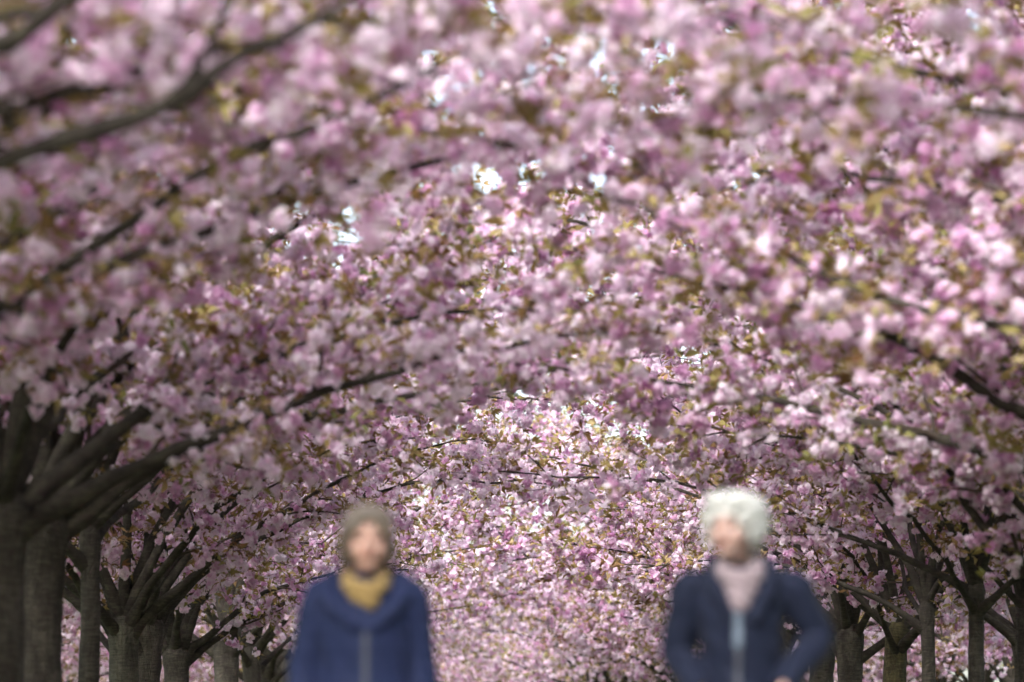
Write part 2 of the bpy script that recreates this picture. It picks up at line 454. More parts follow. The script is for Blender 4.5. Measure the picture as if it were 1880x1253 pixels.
def plant(K, x, y, rz, sc, label, group, mirror=False, singles=True, far=False):
    root = bpy.data.objects.new('cherry_tree', None); C.objects.link(root)
    root.empty_display_size = 0.3
    root.location = (x, y, 0); root.rotation_euler = (0, 0, rz)
    root.scale = (-sc if mirror else sc, sc, sc)
    tag(root, label, 'tree', group)
    tr = link('trunk', K.trunk, root)
    if 'mossy' in label or 'lichen' in label:
        tr.material_slots[0].link = 'OBJECT'
        tr.material_slots[0].material = M_LICHEN if 'lichen' in label else M_MOSS
    if far:
        tag(link('boughs', K.boughs, root), kind='stuff')
    else:
        for b in K.branches: link('branch', b, root)
        tag(link('twigs', K.twigs, root), kind='stuff')
    tag(link('blossoms', K.blossoms, root), kind='stuff')
    tag(link('leaves', K.leaves, root), kind='stuff')
    if singles:
        rs = random.Random(K.seed * 31 + int(y * 10))
        mw = Matrix.LocRotScale(root.location, root.rotation_euler, root.scale)
        for p in K.hold_c:
            if in_frame(mw @ Vector(p)):
                o = link('blossom_cluster', rs.choice(CL_ME), root)
                o.location = p; o.rotation_euler = (rs.gauss(0, .5), rs.gauss(0, .5), rs.uniform(0, 6.28)); s = rs.uniform(0.9, 1.3); o.scale = (s, s, s)
        for p in K.hold_l:
            if in_frame(mw @ Vector(p)):
                o = link('leaf_spray', rs.choice(TU_ME), root)
                o.location = p; o.rotation_euler = (rs.gauss(0, .5), rs.gauss(0, .5), rs.uniform(0, 6.28))
    return root

# ------------------------------------------------------------------ the avenue
GL, GR = 'cherry trees in the left row of the avenue', 'cherry trees in the right row of the avenue'
KINDS = [tree_kind(11, 0.16, 2.35, n_in=6), tree_kind(12, 0.15, 2.2, n_out=7, n_in=6), tree_kind(13, 0.14, 2.4, (0.08, -0.05), n_out=7, n_in=5),
         tree_kind(14, 0.17, 2.3, n_out=8, n_in=5)]
YOUNG = tree_kind(21, 0.08, 2.4, n_out=4, n_in=5, reach=0.98)

# trees whose limbs show: built with limbs laid out as they grow
HERO_A = tree_kind(31, 0.19, 2.45, (0.02, 0), limbs=[
    ([(0.15, 0, 2.30), (0.75, 0.1, 2.72), (1.4, 0.1, 2.96), (2.3, 0.1, 3.12), (3.3, 0, 3.25), (4.2, -.1, 3.42)], 0.062),
    ([(0.05, -.05, 2.42), (0.55, -.25, 2.90), (1.15, -.5, 3.25), (2.0, -.8, 3.55), (3.0, -1.0, 3.95)], 0.085),
    ([(0.05, .05, 2.5), (0.45, .3, 3.1), (1.2, .7, 3.7), (2.2, 1.0, 4.2), (3.2, 1.2, 4.5)], 0.075),
    ([(0, 0, 2.5), (0.15, 0, 3.3), (0.5, -.1, 4.2), (0.9, -.2, 5.2)], 0.075),
    ([(0.1, 0.1, 2.35), (0.3, 0.6, 2.75), (0.6, 1.4, 3.2), (0.9, 2.4, 3.6), (1.3, 3.2, 3.8)], 0.06),
    ([(-.05, -.1, 2.4), (-.2, -.8, 2.9), (-.2, -1.8, 3.4), (0.1, -2.8, 3.8)], 0.07),
    ([(-.1, 0, 2.4), (-.9, .1, 3.0), (-1.9, .3, 3.5), (-3.0, .4, 3.9)], 0.07),
    ([(0, -.05, 2.5), (0.5, -.4, 3.4), (1.3, -.8, 4.3), (2.1, -1.2, 4.9), (3.0, -1.6, 5.3)], 0.07)], n_out=1, n_in=5)
HERO_B = tree_kind(32, 0.16, 2.05, (0.0, 0), limbs=[
    ([(-.1, 0, 1.85), (-.55, -.05, 2.12), (-.95, -.1, 2.45), (-1.3, -.15, 2.95), (-1.9, -.3, 3.5), (-2.8, -.5, 3.9)], 0.062),
    ([(-.05, -.05, 2.0), (-.35, -.2, 2.4), (-.75, -.4, 2.8), (-1.2, -.6, 3.3), (-2.0, -.9, 3.7)], 0.06),
    ([(0, .1, 2.0), (-.4, .5, 2.6), (-1.1, 1.0, 3.2), (-2.1, 1.5, 3.7), (-3.2, 1.9, 4.0)], 0.065),
    ([(0, 0, 2.05), (-.3, 0.1, 3.0), (-.8, .2, 3.9), (-1.6, .3, 4.7), (-2.5, .4, 5.2)], 0.07),
    ([(0.05, -.1, 2.0), (0.1, -.9, 2.7), (-.3, -1.8, 3.3), (-1.0, -2.7, 3.8)], 0.065),
    ([(0.1, 0, 2.0), (0.9, 0, 2.7), (1.9, .2, 3.3), (2.9, .3, 3.6)], 0.065),
    ([(0, .1, 2.0), (0.2, .9, 2.7), (0.2, 1.9, 3.4), (-.2, 2.9, 3.9)], 0.065)], n_out=1, n_in=5)
HERO_C = tree_kind(33, 0.175, 2.2, (0, 0), limbs=[
    ([(0.12, 0, 2.1), (0.5, -.05, 2.45), (1.1, -.1, 2.9), (1.9, -.1, 3.2), (2.9, -.1, 3.4)], 0.065),
    ([(0.12, .05, 2.0), (0.6, .15, 2.35), (1.3, .3, 2.75), (2.2, .5, 3.05), (3.3, .6, 3.2)], 0.06),
    ([(0.1, -.05, 2.2), (0.35, -.2, 2.75), (0.8, -.5, 3.3), (1.5, -.8, 3.9), (2.4, -1.1, 4.4)], 0.06),
    ([(0, 0, 2.25), (0.15, .1, 3.0), (0.5, .3, 3.9), (1.1, .5, 4.8)], 0.06),
    ([(-.1, 0, 2.2), (-.7, 0, 2.7), (-1.6, .1, 3.3), (-2.7, .2, 3.7)], 0.065),
    ([(0, -.1, 2.2), (0.1, -.8, 2.8), (0.1, -1.7, 3.4), (0.5, -2.7, 3.9)], 0.06),
    ([(0, .1, 2.2), (0, .8, 2.9), (0.2, 1.8, 3.5), (0.6, 2.8, 3.9)], 0.06)], n_out=1, n_in=5)

def with_limbs(K, at_x, at_y, rz, sc, limbs):
    """the same tree with some more main limbs, given in world metres"""
    K2 = TreeKind(); K2.__dict__.update(K.__dict__); K2.branches = list(K.branches)
    inv = Matrix.LocRotScale(Vector((at_x, at_y, 0)), Matrix.Rotation(rz, 3, 'Z').to_quaternion(), Vector((sc, sc, sc))).inverted()
    rs = np.random.RandomState(77)
    for pts, r0, r1 in limbs:
        P = bez([inv @ Vector(p) for p in pts], 22)
        P[4:] += np.cumsum(rs.normal(0, 0.007, P[4:].shape), 0)
        V, F = tube(P, np.linspace(r0, r1, 22) * (1 + 0.12 * np.sin(np.arange(22) * 1.7)), 9, bump=0.05, rs=rs)
        me = mesh_np('branch', V, F, smooth=True); me.materials.append(M_BRANCH); K2.branches.append(me)
    return K2
NEAR_LEFT = with_limbs(KINDS[3], -3.3, 13.0, 2.1, 1.0, [
    ([(-3.28, 12.95, 2.25), (-2.4, 12.7, 2.5), (-1.55, 12.5, 2.73), (-1.12, 12.4, 2.87), (-0.95, 12.35, 3.0), (-0.72, 12.3, 3.1), (-0.3, 12.2, 3.3)], 0.046, 0.014),
    ([(-3.28, 12.95, 2.3), (-2.5, 12.5, 2.75), (-1.75, 12.2, 2.98), (-1.5, 12.1, 3.1), (-1.1, 12.0, 3.3)], 0.055, 0.02),
    ([(-1.12, 12.4, 2.86), (-1.06, 12.38, 2.95), (-0.98, 12.3, 3.12), (-0.9, 12.3, 3.3)], 0.022, 0.012)])
rr = random.Random(5)
def bend(y): return -0.0011 * max(0, y - 52) ** 2
def gen(k): return KINDS[k % len(KINDS)]
left = [
    (KINDS[3], -3.3, 7.4, 0.7, 1.0, 'cherry tree shading the walkers from the left, mostly above the picture'),
    (NEAR_LEFT, -3.3, 13.0, 2.1, 1.0, 'blurred cherry tree with dark boughs and pink sprays in the top left corner'),
    (KINDS[2], -3.2, 18.0, 4.3, 1.0, 'left cherry tree crown between the blurred top boughs and the thick left trunk'),
    (KINDS[3], -3.02, 22.6, 0.5, 1.0, 'thick dark cherry trunk cut off by the left edge of the picture'),
    (HERO_A, -3.27, 26.5, 0.0, 1.0, 'cherry tree with thick grey left trunk and one long low branch across the path'),
    (YOUNG, -3.50, 31.8, 5.2, 1.12, 'slim dark cherry tree standing between two thick trunks on the left'),
    (KINDS[1], -3.74, 37.0, 2.6, 0.97, 'pale lichened cherry trunk, left one of the touching pair on the left'),
    (KINDS[0], -3.84, 40.5, 3.3, 0.97, 'grey cherry trunk, right one of the touching pair on the left'),
    (HERO_C, -4.19, 48.0, 0.0, 1.0, 'cherry tree with fan of bare limbs rising right, behind the blue jacketed person'),
]
right = [
    (KINDS[0], 3.6, 7.8, 2.4, 1.0, 'cherry tree shading the walkers from the right, mostly above the picture'),
    (KINDS[2], 4.6, 13.5, 3.9, 1.0, 'blurred cherry tree with soft pink sprays hanging over the upper right'),
    (KINDS[0], 4.1, 18.2, 5.0, 1.0, 'right cherry tree with soft pink crown at the right edge, trunk out of view'),
    (KINDS[3], 4.2, 23.0, 0.3, 1.0, 'right cherry tree whose leafy sprays hang above the white haired person'),
    (HERO_B, 4.3, 28.0, 0.0, 1.0, 'cherry tree at the right edge with dark curved limb sweeping up to the left'),
    (YOUNG, 4.22, 35.0, 0.6, 1.0, 'slender young cherry tree with tall straight grey trunk on the right'),
    (YOUNG, 5.04, 37.8, 2.9, 0.95, 'thinnest young cherry trunk at the far right edge'),
    (YOUNG, 4.38, 40.6, 4.4, 1.02, 'slim young cherry tree forking into a V beside the yellowish trunk'),
    (KINDS[2], 4.27, 43.5, 0.2, 0.98, 'cherry tree with mossy yellow knobbly fork on the right'),
    (KINDS[0], 4.13, 47.2, 1.7, 1.03, 'dark rough cherry trunk beside the elbow of the white haired person'),
]
for K, x, y, rz, s, lab in left: plant(K, x, y, rz, s, lab, GL)
for K, x, y, rz, s, lab in right: plant(K, x, y, rz, s, lab, GR)
GB = 'cherry trees standing just outside the rows'
for K, x, yy, rz, s, lab in [
    (KINDS[3], -4.35, 30.0, 1.9, 1.24, 'cherry crown high behind the thick left trunk, own trunk hidden'),
    (KINDS[0], 5.6, 31.6, 2.2, 1.12, 'cherry crown behind the dark curved right limb, trunk outside the picture'),
    (KINDS[1], 5.4, 25.6, 0.5, 1.22, 'cherry crown filling the upper right, trunk outside the picture'),
    (KINDS[2], -4.8, 20.4, 5.5, 1.12, 'cherry crown filling the upper left, own trunk outside the picture'),
    (KINDS[0], 5.2, 20.6, 1.9, 1.1, 'cherry crown along the top edge right of centre, trunk outside the picture'),
    (KINDS[3], -4.6, 16.2, 3.6, 1.05, 'cherry crown along the top edge left of centre, trunk outside the picture'),
    (KINDS[2], 4.6, 32.0, 0.4, 1.24, 'cherry crown reaching over the path behind the dark curved limb'),
    (KINDS[3], -4.95, 34.4, 2.0, 1.14, 'cherry crown just left of the pale lichened trunk, own trunk hidden'),
    (KINDS[1], 6.6, 49.5, 2.0, 1.12, 'cherry crown behind the dark rough trunk on the right'),
    (KINDS[2], -6.1, 41.0, 0.9, 1.35, 'tall cherry crown rising behind the left row, above the lichened trunk'),
    (KINDS[0], 6.9, 43.5, 5.1, 1.35, 'tall cherry crown rising behind the right row, above the slender trunks'),
    (KINDS[1], -5.6, 43.5, 3.0, 1.15, 'cherry crown high behind the touching pair of trunks'),
    (KINDS[3], 6.2, 37.0, 4.0, 1.15, 'cherry crown high over the slender young trees on the right')]:
    plant(K, x, yy, rz, s, lab, GB)
y = 53.0; k = 0
while y < 140:
    for side, lab, g in ((-1, 'distant left row cherry tree, its crown merged into the pink tunnel', 'far cherry trees of the left row'),
                         (1, 'distant right row cherry tree, its crown merged into the pink tunnel', 'far cherry trees of the right row')):
        plant(gen(k * 3 + (side > 0)), side * 4.0 + rr.uniform(-.25, .25) + bend(y), y + rr.uniform(-.6, .6), rr.uniform(0, 6.28), rr.uniform(1.0, 1.16) if y < 80 else rr.uniform(0.94, 1.1), lab, g, rr.random() < .5, y < 60, y > 80)
        k += 1
    y += 5.2
for side, lab, g in ((-1, 'cherry tree beyond the left row, pink between the left trunks', 'cherry trees beyond the left row'),
                     (1, 'cherry tree beyond the right row, pink between the right trunks', 'cherry trees beyond the right row')):
    for x0, ya in ((9.5, 60),):
        y = ya
        while y < 125:
            plant(gen(k), side * x0 + rr.uniform(-.6, .6) + bend(y), y + rr.uniform(-1, 1), rr.uniform(0, 6.28), rr.uniform(0.9, 1.1), lab, g, rr.random() < .5, False, True)
            k += 1; y += 6.5

# ------------------------------------------------------------------ people
from mathutils.bvhtree import BVHTree
def cloth(name, col, var=0.25, rough=0.75, sheen=0.2, scale=60):
    m, nt, N, L = nodes_of(name)
    tc = N('ShaderNodeTexCoord')
    n1 = N('ShaderNodeTexNoise'); n1.inputs['Scale'].default_value = scale; n1.inputs['Detail'].default_value = 5
    L(tc.outputs['Object'], n1.inputs['Vector'])
    r = ramp(nt, [(0.25, tuple(c * (1 - var) for c in col)), (0.75, tuple(min(1, c * (1 + var)) for c in col))])
    L(n1.outputs[0], r.inputs[0])
    p = N('ShaderNodeBsdfPrincipled'); p.inputs['Roughness'].default_value = rough
    p.inputs['Sheen Weight'].default_value = sheen * 0.2
    p.inputs['Specular IOR Level'].default_value = 0.25
    L(r.outputs[0], p.inputs['Base Color'])
    b = N('ShaderNodeBump'); b.inputs['Distance'].default_value = 0.004; b.inputs['Strength'].default_value = 0.5
    L(n1.outputs[0], b.inputs['Height']); L(b.outputs[0], p.inputs['Normal'])
    o = N('ShaderNodeOutputMaterial'); L(p.outputs[0], o.inputs[0])
    return m

def skin_mat(name, col):
    m = cloth(name, col, 0.1, 0.5, 0.0, 25)
    p = [n for n in m.node_tree.nodes if n.type == 'BSDF_PRINCIPLED'][0]
    p.inputs['Subsurface Weight'].default_value = 0.15
    p.inputs['Subsurface Radius'].default_value = (0.02, 0.008, 0.004)
    return m

def hair_mat(name, dark, light, zs=(40, 40, 6)):
    m, nt, N, L = nodes_of(name)
    tc = N('ShaderNodeTexCoord'); mp = N('ShaderNodeMapping'); mp.inputs['Scale'].default_value = zs
    L(tc.outputs['Object'], mp.inputs[0])
    n1 = N('ShaderNodeTexNoise'); n1.inputs['Scale'].default_value = 2; n1.inputs['Detail'].default_value = 6
    L(mp.outputs[0], n1.inputs['Vector'])
    r = ramp(nt, [(0.3, dark), (0.7, light)]); L(n1.outputs[0], r.inputs[0])
    p = N('ShaderNodeBsdfPrincipled'); p.inputs['Roughness'].default_value = 0.55
    L(r.outputs[0], p.inputs['Base Color'])
    b = N('ShaderNodeBump'); b.inputs['Distance'].default_value = 0.006; L(n1.outputs[0], b.inputs['Height']); L(b.outputs[0], p.inputs['Normal'])
    o = N('ShaderNodeOutputMaterial'); L(p.outputs[0], o.inputs[0])
    return m

def ell(bm, c, r, mat=None, seg=20):
    m = Matrix.Translation(Vector(c)) @ Matrix.Diagonal((*r, 1))
    if mat is not None: m = mat @ m
    bmesh.ops.create_uvsphere(bm, u_segments=seg, v_segments=seg * 2 // 3, radius=1, matrix=m)

def loft(bm, P, ra, rb=None, ref=(0, 1, 0), mat=None, seg=18, n=None):
    """closed tube through P with elliptical rings; ra across, rb along ref"""
    P = np.asarray(P, float); rb = ra if rb is None else rb
    n = n or 6 * len(P)
    u = np.linspace(0, len(P) - 1, n)
    Q = bez(P, n); ra = np.interp(u, range(len(P)), ra); rb = np.interp(u, range(len(P)), rb)
    T = unit(np.gradient(Q, axis=0)); ref = np.array(ref, float)
    A = unit(np.cross(T, ref)); B = np.cross(A, T)
    a = np.arange(seg) * 2 * math.pi / seg
    rings = []
    for k in range(n):
        ring = []
        for x in a:
            v = Vector(Q[k] + A[k] * math.cos(x) * ra[k] + B[k] * math.sin(x) * rb[k])
            ring.append(bm.verts.new(mat @ v if mat is not None else v))
        rings.append(ring)
    for k in range(n - 1):
        for i in range(seg):
            bm.faces.new((rings[k][i], rings[k][(i + 1) % seg], rings[k + 1][(i + 1) % seg], rings[k + 1][i]))
    bm.faces.new(rings[0][::-1]); bm.faces.new(rings[-1])

def fuse(bm, name, voxel, smooth=4):
    """melt overlapping shapes into one continuous surface"""
    bmesh.ops.recalc_face_normals(bm, faces=bm.faces)
    me = bpy.data.meshes.new(name); bm.to_mesh(me); bm.free()
    t = bpy.data.objects.new('tmp', me); C.objects.link(t)
    r = t.modifiers.new('r', 'REMESH'); r.mode = 'VOXEL'; r.voxel_size = voxel
    if smooth:
        s = t.modifiers.new('s', 'SMOOTH'); s.factor = 0.5; s.iterations = smooth
    dg = bpy.context.evaluated_depsgraph_get(); dg.update()
    out = bpy.data.meshes.new_from_object(t.evaluated_get(dg))
    bpy.data.objects.remove(t); bpy.data.meshes.remove(me)
    out.name = name
    out.polygons.foreach_set('use_smooth', np.ones(len(out.polygons), bool))
    return out

def displace(me, fn):
    n = len(me.vertices)
    co = np.empty(n * 3, np.float32); no = np.empty(n * 3, np.float32)
    me.vertices.foreach_get('co', co); me.vertex_normals.foreach_get('vector', no)
    co = co.reshape(-1, 3); no = no.reshape(-1, 3)
    co = co + no * fn(co)[:, None]
    me.vertices.foreach_set('co', co.astype(np.float32).ravel()); me.update()

def hand(bm, wrist, d, palm, side, curl=0.4):
    """palm and five fingers; d along the hand, palm = direction the palm faces, side = +1/-1 picks the thumb side"""
    d = unit(np.array(d, float)); palm = unit(np.array(palm, float) - d * np.dot(palm, d)); s = np.cross(d, palm) * side
    w = np.array(wrist, float)
    loft(bm, [w - d * .03, w + d * .03, w + d * .085], [.021, .034, .037], [.019, .015, .013], ref=palm, seg=12)
    for k, (o, L) in enumerate(((-.028, .062), (-.0095, .075), (.0095, .080), (.028, .072))):
        b = w + d * .075 + s * o
        p1 = b + d * L * .45 + palm * L * .12 * curl
        p2 = p1 + unit(d * (1 - .4 * curl) + palm * curl) * L * .33
        p3 = p2 + unit(d * (1 - .9 * curl) + palm * curl * 1.5) * L * .26
        loft(bm, [b, p1, p2, p3], [.0092, .0085, .008, .0062], ref=palm, seg=8, n=10)
    b = w + d * .02 + s * .026
    p1 = b + unit(d + s * .9 + palm * .3) * .035; p2 = p1 + unit(d + s * .35 + palm * .4) * .03; p3 = p2 + unit(d + palm * .5) * .022
    loft(bm, [b, p1, p2, p3], [.013, .011, .0095, .0075], ref=palm, seg=8, n=10)

def head(bm, M):
    """head in its own frame: chin at z=0, crown at .215, face towards -Y"""
    ell(bm, (0, .012, .130), (.071, .090, .084), M)
    ell(bm, (0, -.022, .075), (.058, .066, .072), M)
    ell(bm, (0, -.052, .020), (.027, .026, .022), M)          # chin
    for s in (-1, 1):
        ell(bm, (s * .038, -.058, .072), (.024, .024, .026), M)    # cheeks
        ell(bm, (s * .028, -.075, .122), (.026, .012, .010), M)    # brow
        ell(bm, (s * .072, .008, .090), (.009, .018, .031), M)     # ears
        ell(bm, (s * .011, -.093, .068), (.009, .010, .008), M)    # nostrils
    loft(bm, [(0, -.080, .118), (0, -.094, .092), (0, -.106, .072), (0, -.092, .060)], [.008, .010, .013, .009], mat=M, ref=(0, 1, 0.2), seg=10)
    ell(bm, (0, -.078, .046), (.024, .014, .013), M)          # mouth

def face_bits(root, M, lipcol, eyecol):
    for s in (-1, 1):
        bm = bmesh.new(); ell(bm, (s * .029, -.0735, .1035), (.0145, .0105, .0095), M, 14)  # eye oversized and dark, its colour also standing in for the socket's shade
        e = link('eye', bm_mesh(bm, 'eye'), root, eyecol)
        bm = bmesh.new(); loft(bm, [M @ Vector((s * .013, -.0885, .128)), M @ Vector((s * .030, -.086, .133)), M @ Vector((s * .046, -.074, .126))], [.003, .004, .0025], seg=8)
        link('eyebrow', bm_mesh(bm, 'eyebrow'), root, lipcol[1])
    bm = bmesh.new()
    ell(bm, (0, -.0905, .0485), (.021, .006, .0045), M, 14); ell(bm, (0, -.0895, .0415), (.018, .006, .005), M, 14)
    link('lips', fuse(bm, 'lips', .002, 2), root, lipcol[0])

def bm_mesh(bm, name):
    bmesh.ops.recalc_face_normals(bm, faces=bm.faces)
    me = bpy.data.meshes.new(name)
    for f in bm.faces: f.smooth = True
    bm.to_mesh(me); bm.free()
    return me

def front_strip(jme, xs, zs, w, depth, name):
    """a narrow band lying on the front of a garment along the line xs(z)"""
    bm0 = bmesh.new(); bm0.from_mesh(jme); bv = BVHTree.FromBMesh(bm0)
    bm = bmesh.new(); rows = []
    for x, z in zip(xs, zs):
        row = []
        for u in (-1, -.4, .4, 1):
            h = bv.ray_cast(Vector((x + u * w, -1, z)), Vector((0, 1, 0)))[0]
            yy = h.y if h else (rows[-1][0].co.y if rows else -.14)
            row.append(bm.verts.new((x + u * w, yy - depth * (1 if abs(u) < .9 else -.3), z)))
        rows.append(row)
    for a, b in zip(rows, rows[1:]):
        for i in range(3): bm.faces.new((a[i], a[i + 1], b[i + 1], b[i]))
    bm0.free()
    return bm_mesh(bm, name)

SKIN1 = skin_mat('skin_fair', (0.42, 0.26, 0.205)); SKIN2 = skin_mat('skin_tanned', (0.41, 0.275, 0.235))
LIP = cloth('lip_colour', (0.34, 0.14, 0.12), 0.1, 0.4, 0); BROW = cloth('brow_hair', (0.12, 0.08, 0.05)); EYE = cloth('eye_and_socket_shade', (0.05, 0.035, 0.03), 0.3, 0.2, 0)
JACK1 = cloth('blue_quilted_nylon', (0.0065, 0.0125, 0.046), 0.15, 0.75, 0.15, 30); JACK2 = cloth('navy_jacket_nylon', (0.0026, 0.0056, 0.019), 0.2, 0.8, 0.12, 30)
SCARF1 = cloth('mustard_scarf_knit', (0.235, 0.16, 0.06), 0.25, 0.9, 0.3, 45); SCARF2 = cloth('grey_pink_scarf', (0.22, 0.175, 0.19), 0.2, 0.9, 0.3, 45)
METAL = cloth('zip_metal', (0.06, 0.065, 0.08), 0.1, 0.4, 0.0, 90); PALE = cloth('pale_blue_shirt', (0.13, 0.165, 0.21), 0.1, 0.8, 0.1, 60)
DENIM = cloth('dark_denim', (0.03, 0.04, 0.075), 0.25, 0.85, 0.1, 80); BLACKT = cloth('charcoal_trousers', (0.03, 0.03, 0.032), 0.25, 0.85, 0.1, 80)
SHOE = cloth('dark_leather', (0.035, 0.028, 0.024), 0.2, 0.45, 0, 40); SOLE = cloth('shoe_rubber', (0.3, 0.29, 0.27), 0.1, 0.8, 0, 40)
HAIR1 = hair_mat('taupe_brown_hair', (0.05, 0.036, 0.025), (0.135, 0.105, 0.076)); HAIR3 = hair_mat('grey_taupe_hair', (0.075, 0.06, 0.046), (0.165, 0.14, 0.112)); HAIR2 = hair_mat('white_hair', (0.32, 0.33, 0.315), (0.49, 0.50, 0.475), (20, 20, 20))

def person(label, loc, rz, sc, P):
    HM = Matrix.Translation(Vector(P['chin'])) @ Matrix.Rotation(R(P['yaw']), 4, 'Z') @ Matrix.Rotation(R(P['nod']), 4, 'X')
    sx = P['sho']
    # body: one continuous skin from head to ankles
    bm = bmesh.new(); head(bm, HM)
    cz = P['chin'][2]
    loft(bm, [HM @ Vector((0, .035, .07)), (P['chin'][0] * .6, .05, cz - .03), (0, .045, cz - .12)], [.05, .047, .062], seg=16)
    loft(bm, [(0, .035, cz - .08), (0, .03, cz - .12), (0, .02, cz - .22), (0, .02, 1.02), (0, .02, .90), (0, .02, .78)],
         [.07, .15, .15, .125, .15, .15], [.05, .075, .10, .09, .10, .10], ref=(0, 1, 0), seg=24)
    for s, arm in P['arms'].items():
        sh, el, wr = [np.array(q, float) for q in arm[:3]]
        loft(bm, [sh, (sh + el) / 2, el, (el + wr) / 2, wr], [.05, .043, .036, .033, .024], seg=14)
        hand(bm, wr, arm[3], arm[4], s, arm[5])
    for s, leg in P['legs'].items():
        hp, kn, an = [np.array(q, float) for q in leg[:3]]
        loft(bm, [hp, (hp + kn) / 2, kn, (kn * .6 + an * .4), an], [.085, .072, .052, .050, .034], seg=16)
    body = link('person', fuse(bm, 'person', .0062, 3), None, P['skin'])
    body.location = loc; body.rotation_euler = (0, 0, rz); body.scale = (sc, sc, sc)
    tag(body, label, 'person', None)
    face_bits(body, HM, (LIP, BROW), EYE)
    # jacket
    bm = bmesh.new()
    zs = [r[0] for r in P['torso']]
    loft(bm, [(r[4] if len(r) > 4 else 0, r[3], r[0]) for r in P['torso']], [r[1] for r in P['torso']], [r[2] for r in P['torso']], ref=(0, 1, 0), seg=32, n=48)
    for s, arm in P['arms'].items():
        sh, el, wr = [np.array(q, float) for q in arm[:3]]
        inn = np.array([sh[0] * .6, sh[1], sh[2] + .004])
        loft(bm, [inn, sh, (sh * .55 + el * .45), el, (el + wr) / 2, wr], [.055, .070, .066, .062, .056, .044], seg=18)
    for pts, r in P['collar']: loft(bm, pts, r, seg=12)
    jm = fuse(bm, 'jacket', .007, 5)
    q = P['quilt']
    if q: displace(jm, lambda co: q[1] * (np.abs(np.sin(math.pi * (co[:, 2] + .03 * np.abs(co[:, 0])) / q[0])) ** 0.6 - .6) * (co[:, 2] < q[2]) + .0025 * np.sin(co[:, 0] * 55 + co[:, 2] * 33) * np.sin(co[:, 1] * 47))
    else: displace(jm, lambda co: .004 * np.sin(co[:, 0] * 38 + co[:, 2] * 46 + 2 * np.sin(co[:, 1] * 30)) * np.sin(co[:, 1] * 33 + co[:, 2] * 21))
    jac = link('jacket', jm, body, P['jmat'])
    z0, z1 = P['zip']
    zz = np.linspace(z0, z1, 40)
    link('zipper', front_strip(jm, [P['zipx']] * 40, zz, P['zipw'], .004, 'zipper'), jac, METAL)
    for s in (-1, 1):
        t = np.linspace(0, 1, 16)
        link('pocket_welt', front_strip(jm, s * (.075 + .045 * (1 - t)), P['pock'] + .13 * t, .008, .005, 'pocket_welt'), jac, P['jmat'])
    # scarf
    bm = bmesh.new()
    for pts, r, r2 in P['scarf']: loft(bm, pts, r, r2, seg=14)
    for c, r in P['scarf_blobs']: ell(bm, c, r)
    sm = fuse(bm, 'scarf', .006, 3)
    displace(sm, lambda co: .0035 * np.sin(co[:, 2] * 190 + 14 * co[:, 0] + 3 * np.sin(co[:, 0] * 40)))
    link('scarf', sm, body, P['smat'])
    # hair
    bm = bmesh.new()
    for c, r in P['hair']: ell(bm, c, r, HM, 24)
    rc = random.Random(8)
    for k in range(P['locks']):                                # uneven locks round the outline
        c, r = rc.choice(P['hair'][:4])
        d = Vector((rc.gauss(0, 1), rc.gauss(0.3, 1), rc.gauss(0.3, .8))).normalized()
        q = Vector((c[0] + d.x * r[0] * .93, c[1] + d.y * r[1] * .93, c[2] + d.z * r[2] * .93))
        if q.y < -.02 and q.z < .15: continue
        ell(bm, q, (rc.uniform(.010, .019), rc.uniform(.010, .019), rc.uniform(.011, .022)), HM, 12)
    hm = fuse(bm, 'hair', .006, 3)
    displace(hm, P['hairfn'])
    link('hair', hm, body, P['hmat'])
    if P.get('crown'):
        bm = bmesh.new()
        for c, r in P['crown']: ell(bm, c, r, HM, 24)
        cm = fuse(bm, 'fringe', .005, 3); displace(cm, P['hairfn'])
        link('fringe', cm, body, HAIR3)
    # trousers, shoes
    bm = bmesh.new()
    loft(bm, [(0, .02, .95), (0, .02, .86), (0, .025, .76)], [.14, .165, .16], [.10, .115, .11], ref=(0, 1, 0), seg=24)
    for s, leg in P['legs'].items():
        hp, kn, an = [np.array(q, float) for q in leg[:3]]
        loft(bm, [hp, (hp + kn) / 2, kn, (kn + an) / 2, an + [0, .005, .0]], [.095, .085, .068, .062, .055], seg=18)
    tm = fuse(bm, 'trousers', .008, 3)
    displace(tm, lambda co: .004 * np.sin(co[:, 2] * 60 + co[:, 0] * 25) * np.exp(-((co[:, 2] - .45) / .25) ** 2))
    link('trousers', tm, body, P['tmat'])
    for s, leg in P['legs'].items():
        an = np.array(leg[2], float); pitch = leg[3]
        SM = Matrix.Translation(Vector(an)) @ Matrix.Rotation(R(pitch), 4, 'X') @ Matrix.Translation(Vector((0, 0, -.09)))
        bm = bmesh.new()
        loft(bm, [(0, .055, .045), (0, 0, .05), (0, -.07, .045), (0, -.15, .035), (0, -.185, .03)], [.030, .036, .044, .042, .024], [.042, .045, .036, .027, .02], ref=(0, 0, 1), mat=SM)
        loft(bm, [(0, .01, .04), (0, .012, .11)], [.040, .038], mat=SM)
        sh = link('shoe', fuse(bm, 'shoe', .006, 3), body, SHOE)
        bm = bmesh.new()
        loft(bm, [(0, .075, .010), (0, .03, .010), (0, -.07, .010), (0, -.15, .010), (0, -.195, .012)], [.022, .036, .046, .044, .018], [.010] * 5, ref=(0, 0, 1), mat=SM)
        link('sole', bm_mesh(bm, 'sole'), sh, SOLE)
    return body

def taupe_bob(co):
    return .004 * np.sin(co[:, 0] * 260 + 8 * np.sin(co[:, 2] * 20)) + .003 * np.sin(co[:, 1] * 230 + co[:, 2] * 15)
def curls(co):
    return .010 * np.sin(co[:, 0] * 120 + 3 * np.sin(co[:, 2] * 60)) * np.sin(co[:, 1] * 115 + 2) * np.sin(co[:, 2] * 125 + 1) + .004 * np.sin(co[:, 0] * 310 + co[:, 2] * 280)

